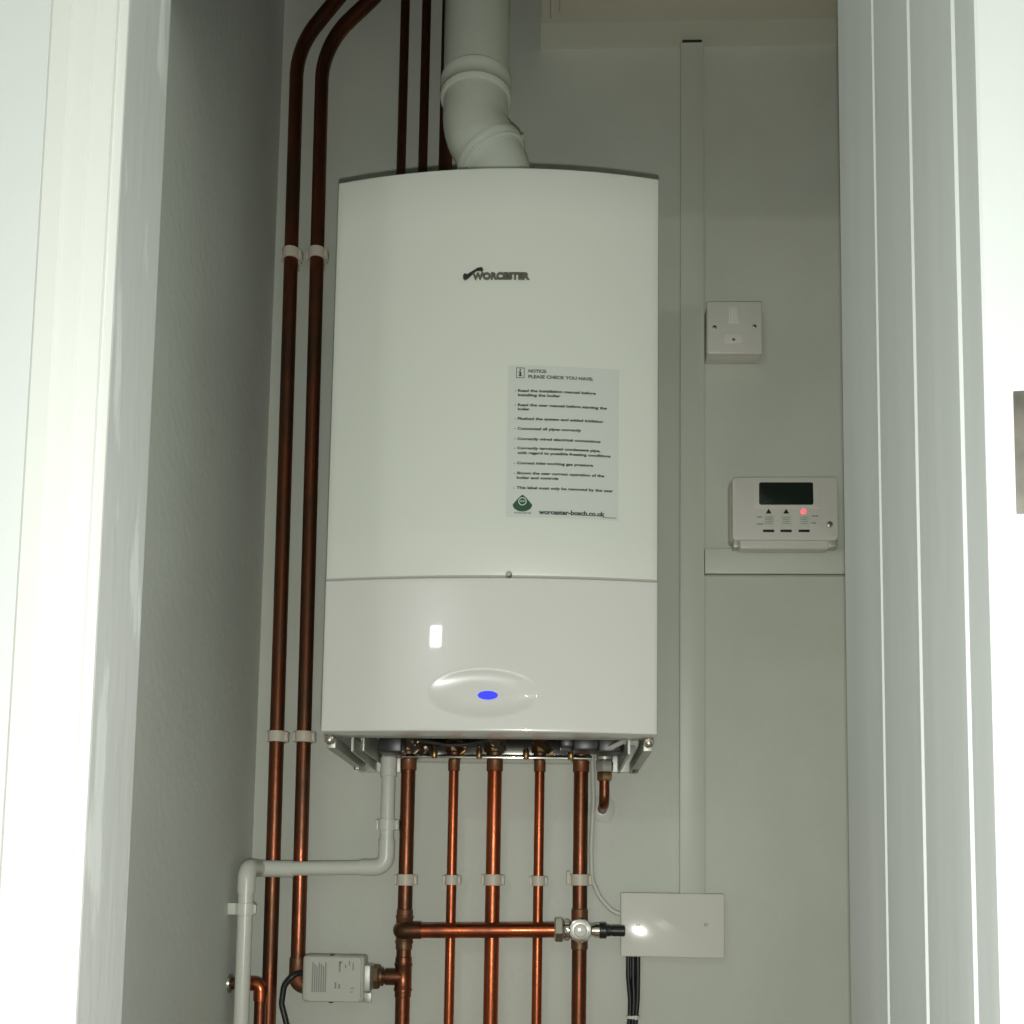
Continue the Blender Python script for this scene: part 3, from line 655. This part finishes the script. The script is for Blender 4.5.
# ------------------------------------------------------------------ fused switch
def plate_screw(parent, x, y, z, r=.0032):
    bm = NB(); lathe(bm, Vector((x, y+.001, z)), (0, -1, 0), [(0, r), (.0012, r), (.0018, r*.7), (.0018, 0)], 16); o = link('screw', bm, 'nickel', parent)
    bm = NB(); box(bm, (x-r*.8, y-.0011, z-.0004), (x+r*.8, y-.0007, z+.0004)); s_ = link('slot', bm, 'dark', o)
YS = YW-.037
f0 = at(707, 353.5, YS); f1 = at(762.5, 300.5, YS)
cxs, czs = (f0.x+f1.x)/2, (f0.z+f1.z)/2; ws, hs_ = f1.x-f0.x, f1.z-f0.z
fs_ = thing('fused_switch', 'square white fused spur switch on its surface box above the programmer', 'switch', (cxs, YW, f0.z))
bm = NB(); box(bm, (f0.x+.0012, YS+.009, f0.z+.0012), (f1.x-.0012, YW, f1.z-.0012), .002); link('back_box', bm, 'plastic', fs_)
bm = NB(); box(bm, (f0.x, YS, f0.z), (f1.x, YS+.009, f1.z), .003, 3); link('face_plate', bm, 'plastic', fs_)
def s_at(px_, py_): return at(px_, py_, YS)
p = s_at(734, 315)
bm = NB(); box(bm, (p.x-.0085, YS-.0016, p.z-.014), (p.x+.0085, YS+.002, p.z+.014), .0012); box(bm, (p.x-.0062, YS-.0036, p.z-.0115), (p.x+.0062, YS, p.z+.0115), .0012); link('rocker', bm, 'plate', fs_)
p = s_at(733.5, 338)
bm = NB(); box(bm, (p.x-.0140, YS-.0010, p.z-.0085), (p.x+.0140, YS+.002, p.z+.0085), .0009); fh = link('fuse_holder', bm, 'plate', fs_)
plate_screw(fh, p.x, YS-.0012, p.z-.003, .0024)
for x_, y_ in ((714.5, 327.3), (754.5, 326.5)): p = s_at(x_, y_); plate_screw(fs_, p.x, YS-.0004, p.z)

# ------------------------------------------------------------------ heating programmer
YR = YW-.042
g0 = at(732.5, 540, YR); g1 = at(838, 476.5, YR)
pr = thing('heating_programmer', 'cream heating programmer with dark screen and small buttons', 'programmer', ((g0.x+g1.x)/2, YW, g0.z))
gx, gz, gw, gh = (g0.x+g1.x)/2, (g0.z+g1.z)/2, g1.x-g0.x, g1.z-g0.z
bm = NB(); box(bm, (g0.x-.001, YR+.012, g0.z+.002), (g1.x+.001, YW, g1.z+.001), .006, 3); link('back_plate', bm, 'plastic', pr)
bm = NB()
def rbox(bm, cx, cz, w_, h_, r, y0, y1, ch=.002):
    n = 6; loops = []
    for y, ins in ((y1, 0), (y0+ch, 0), (y0+ch*.3, ch*.3), (y0, ch)):
        loops.append([bm.verts.new((x, y, z)) for x, z in rrect(cx, cz, w_-2*ins, h_-2*ins, max(r-ins, .0005), n)])
    for A, B in zip(loops[:-1], loops[1:]):
        for i in range(len(A)): bm.faces.new((A[i], A[(i+1) % len(A)], B[(i+1) % len(A)], B[i]))
    bm.faces.new(loops[-1]); bm.faces.new(loops[0][::-1])
rbox(bm, gx, gz, gw, gh, .007, YR, YR+.016, .003); link('front_cover', bm, 'plastic', pr)
s0 = at(759, 505, YR); s1 = at(813, 482.5, YR)
a = at(754, 509.5, YR); b = at(820, 479.5, YR)
bm = NB(); rbox(bm, (a.x+b.x)/2, (a.z+b.z)/2, b.x-a.x, b.z-a.z, .003, YR-.0008, YR+.002, .0006); link('screen_surround', bm, 'plastic', pr)
bm = NB(); rbox(bm, (s0.x+s1.x)/2, (s0.z+s1.z)/2, s1.x-s0.x, s1.z-s0.z, .003, YR-.0016, YR+.002, .0008); link('screen', bm, 'screen', pr)
for x_ in (768.5, 786):
    p = at(x_, 511.5, YR); bm = NB(); poly(bm, [(p.x-.0042, p.z-.0032), (p.x+.0042, p.z-.0032), (p.x, p.z+.004)], YR-.0012, YR+.001); link('arrow_mark', bm, 'dark', pr, False)
p = at(803.5, 511.5, YR); bm = NB(); lathe(bm, Vector((p.x, YR+.001, p.z)), (0, -1, 0), [(0, .0042), (.0018, .0042), (.0026, .003), (.0026, 0)], 16); r_ = link('indicator_light', bm, 'red', pr); r_['label'] = 'lit pink-red indicator'
for x_ in (768.5, 786, 804):
    p = at(x_, 521, YR); bm = NB(); rbox(bm, p.x, p.z, .0165, .0170, .0012, YR-.0007, YR+.001, .0004); bt = link('button_panel', bm, 'trunk', pr)
    bm = NB()
    for k_ in range(4): box(bm, (p.x-.0055, YR-.0009, p.z+.0045-.003*k_), (p.x+.0055-.001*(k_ % 2), YR-.0006, p.z+.0053-.003*k_))
    link('lettering', bm, 'ink_grey', bt, False)
    p = at(x_, 531, YR); bm = NB(); box(bm, (p.x-.0085, YR-.0016, p.z-.0019), (p.x+.0085, YR+.001, p.z+.0019), .0008); link('button', bm, 'dark', pr)
for x0_, x1_, y_ in ((757, 762, 517), (757, 763, 524), (812, 818, 516), (811, 816, 523)):
    a = at(x0_, y_+.6, YR); b = at(x1_, y_-.6, YR); bm = NB(); box(bm, (a.x, YR-.0004, a.z), (b.x, YR+.0003, b.z)); link('small_mark', bm, 'ink_grey', pr, False)
p = at(829.5, 524.5, YR); bm = NB(); lathe(bm, Vector((p.x, YR+.001, p.z)), (0, -1, 0), [(0, .0045), (.0025, .0045), (.0035, .003), (.0035, 0)], 16); link('round_button', bm, 'nickel', pr)
a = at(740, 548.5, YR+.004); b = at(829, 540.2, YR+.004)
bm = NB(); box(bm, (a.x, YR+.004, a.z), (b.x, YW-.017, b.z), .002, 3); link('bottom_flap', bm, 'plastic', pr)
for x0_, x1_ in ((733.5, 740.5), (828.5, 838)):
    a = at(x0_, 547, YR+.006); b = at(x1_, 539.5, YR+.006); bm = NB(); box(bm, (a.x, YR+.006, a.z), (b.x, YW-.017, b.z), .0015); link('corner_clip', bm, 'zinc', pr)

# ------------------------------------------------------------------ double plate at the foot of the trunking
YD = 1.575
d0 = at(620.5, 956.5, YD); d1 = at(724.5, 894, YD)
dp = thing('junction_box', 'glossy white rectangular double plate junction box at the trunking foot', 'junction box', ((d0.x+d1.x)/2, YW, d0.z))
bm = NB(); box(bm, (d0.x+.002, YD+.009, d0.z+.002), (d1.x-.002, YW, d1.z-.002), .002); link('back_box', bm, 'plastic', dp)
bm = NB(); 
nx2, nz2 = 18, 12; L_ = []
rbox(bm, (d0.x+d1.x)/2, (d0.z+d1.z)/2, d1.x-d0.x, d1.z-d0.z, .003, YD, YD+.010, .0025); link('face_plate', bm, 'plate', dp)
a = at(655, 934, YD); b = at(674, 918, YD)
for x_ in (638, 706): p = at(x_, 924.5, YD); plate_screw(dp, p.x, YD-.0004, p.z, .0026)

# ------------------------------------------------------------------ cables
cz_ = d0.z
t = None
xc0 = at(633.5, 960, YD+.012).x
for i, (dx, lab) in enumerate(((-.0075, 'left of the three bundled black cables hanging under the junction box'), (0, 'middle of the three bundled black cables hanging under the junction box'), (.0070, 'right of the three bundled black cables hanging under the junction box'))):
    Yc = YD+.016+(.002 if i == 1 else 0)
    pts = [Vector((xc0+dx, Yc, cz_+.0019)), Vector((xc0+dx, Yc, cz_-.03)), at(634, 1000, Yc)+Vector((dx*.75, 0, 0)), at(633, 1018, Yc)+Vector((dx*.62, 0, 0)), at(630, 1050, Yc)+Vector((dx*.9, 0, 0)), at(622, 1120, Yc)+Vector((dx, 0, 0))]
    bm = NB(); tube(bm, fillet(pts, .03), .0036, 12); tag(link('black_cable', bm, 'black'), lab, 'cable', 'bundled black cables')
p = at(633, 1017, YD+.017); bm = NB()
for s in (0,):
    n = 24; rings = []
    for rr, z in ((1, -.0022), (1.14, -.0022), (1.14, .0022), (1, .0022)):
        rings.append([bm.verts.new((p.x+.0092*rr*math.cos(2*PI*k_/n), p.y+.0062*rr*math.sin(2*PI*k_/n), p.z+z)) for k_ in range(n)])
    for q_ in range(4):
        A, B = rings[q_], rings[(q_+1) % 4]
        for k_ in range(n): bm.faces.new((A[k_], A[(k_+1) % n], B[(k_+1) % n], B[k_]))
box(bm, (p.x+.001, p.y-.0105, p.z-.003), (p.x+.006, p.y-.0062, p.z+.003), .0006)
tag(link('cable_tie', bm, 'plastic'), 'white cable tie round the black cables', 'cable tie')
Yk = 1.590
bm = NB(); pts = [at(592, 748, Yk), at(593.5, 800, Yk), at(591, 850, Yk), at(592, 880, Yk), at(600, 898, Yk), at(612, 911, Yk-.001), Vector((d0.x+.003, Yk-.001, at(620, 914.5, Yk).z))]
tube(bm, fillet(pts, .05, 8), .0036, 14); tag(link('white_cable', bm, 'cable'), 'white twin cable curving from the boiler down to the junction box', 'cable')

# ------------------------------------------------------------------ relief pipe at right turning into the wall
Yr = 1.545
Xr = at(604.5, 780, Yr).x
rp = thing('relief_pipe', 'short copper relief pipe turning into the wall below the boiler', 'pipe', (Xr, Yr, at(604, 812, YW).z))
zr1 = at(604, 770, Yr).z; zr2 = at(604, 806, YW-.02).z
bm = NB(); tube(bm, fillet([Vector((Xr, Yr, zr1+.02)), Vector((Xr, Yr, zr2)), Vector((Xr, YW+.003, zr2-.004))], .016), .0075, 22); link('tube', bm, 'copper_old', rp)
bm = NB(); hexnut(bm, Vector((Xr, Yr, at(604, 781, Yr).z)), (0, 0, 1), .014, .0115); link('nut', bm, 'brass', rp)
bm = NB(); hexnut(bm, Vector((Xr, Yr, at(604, 772, Yr).z)), (0, 0, 1), .016, .0135); lathe(bm, Vector((Xr, Yr, at(604, 760, Yr).z)), (0, 0, 1), [(0, .012), (.02, .014)], 18); link('valve_outlet', bm, 'zinc', rp)
bm = NB(); lathe(bm, Vector((Xr, YW, zr2-.004)), (0, -1, 0), [(0, .021), (.002, .019), (.004, .012), (.005, .0085)], 26)
for v in bm.verts: v.co += Vector(((noise.noise(v.co*90))*.003, 0, noise.noise(v.co*70+Vector((4, 2, 0)))*.003)) if abs(v.co.y-YW) < .003 else Vector((0, 0, 0))
link('wall_seal', bm, 'sealant', rp)

for o in bpy.data.objects:
    if '_o' in o: del o['_o']
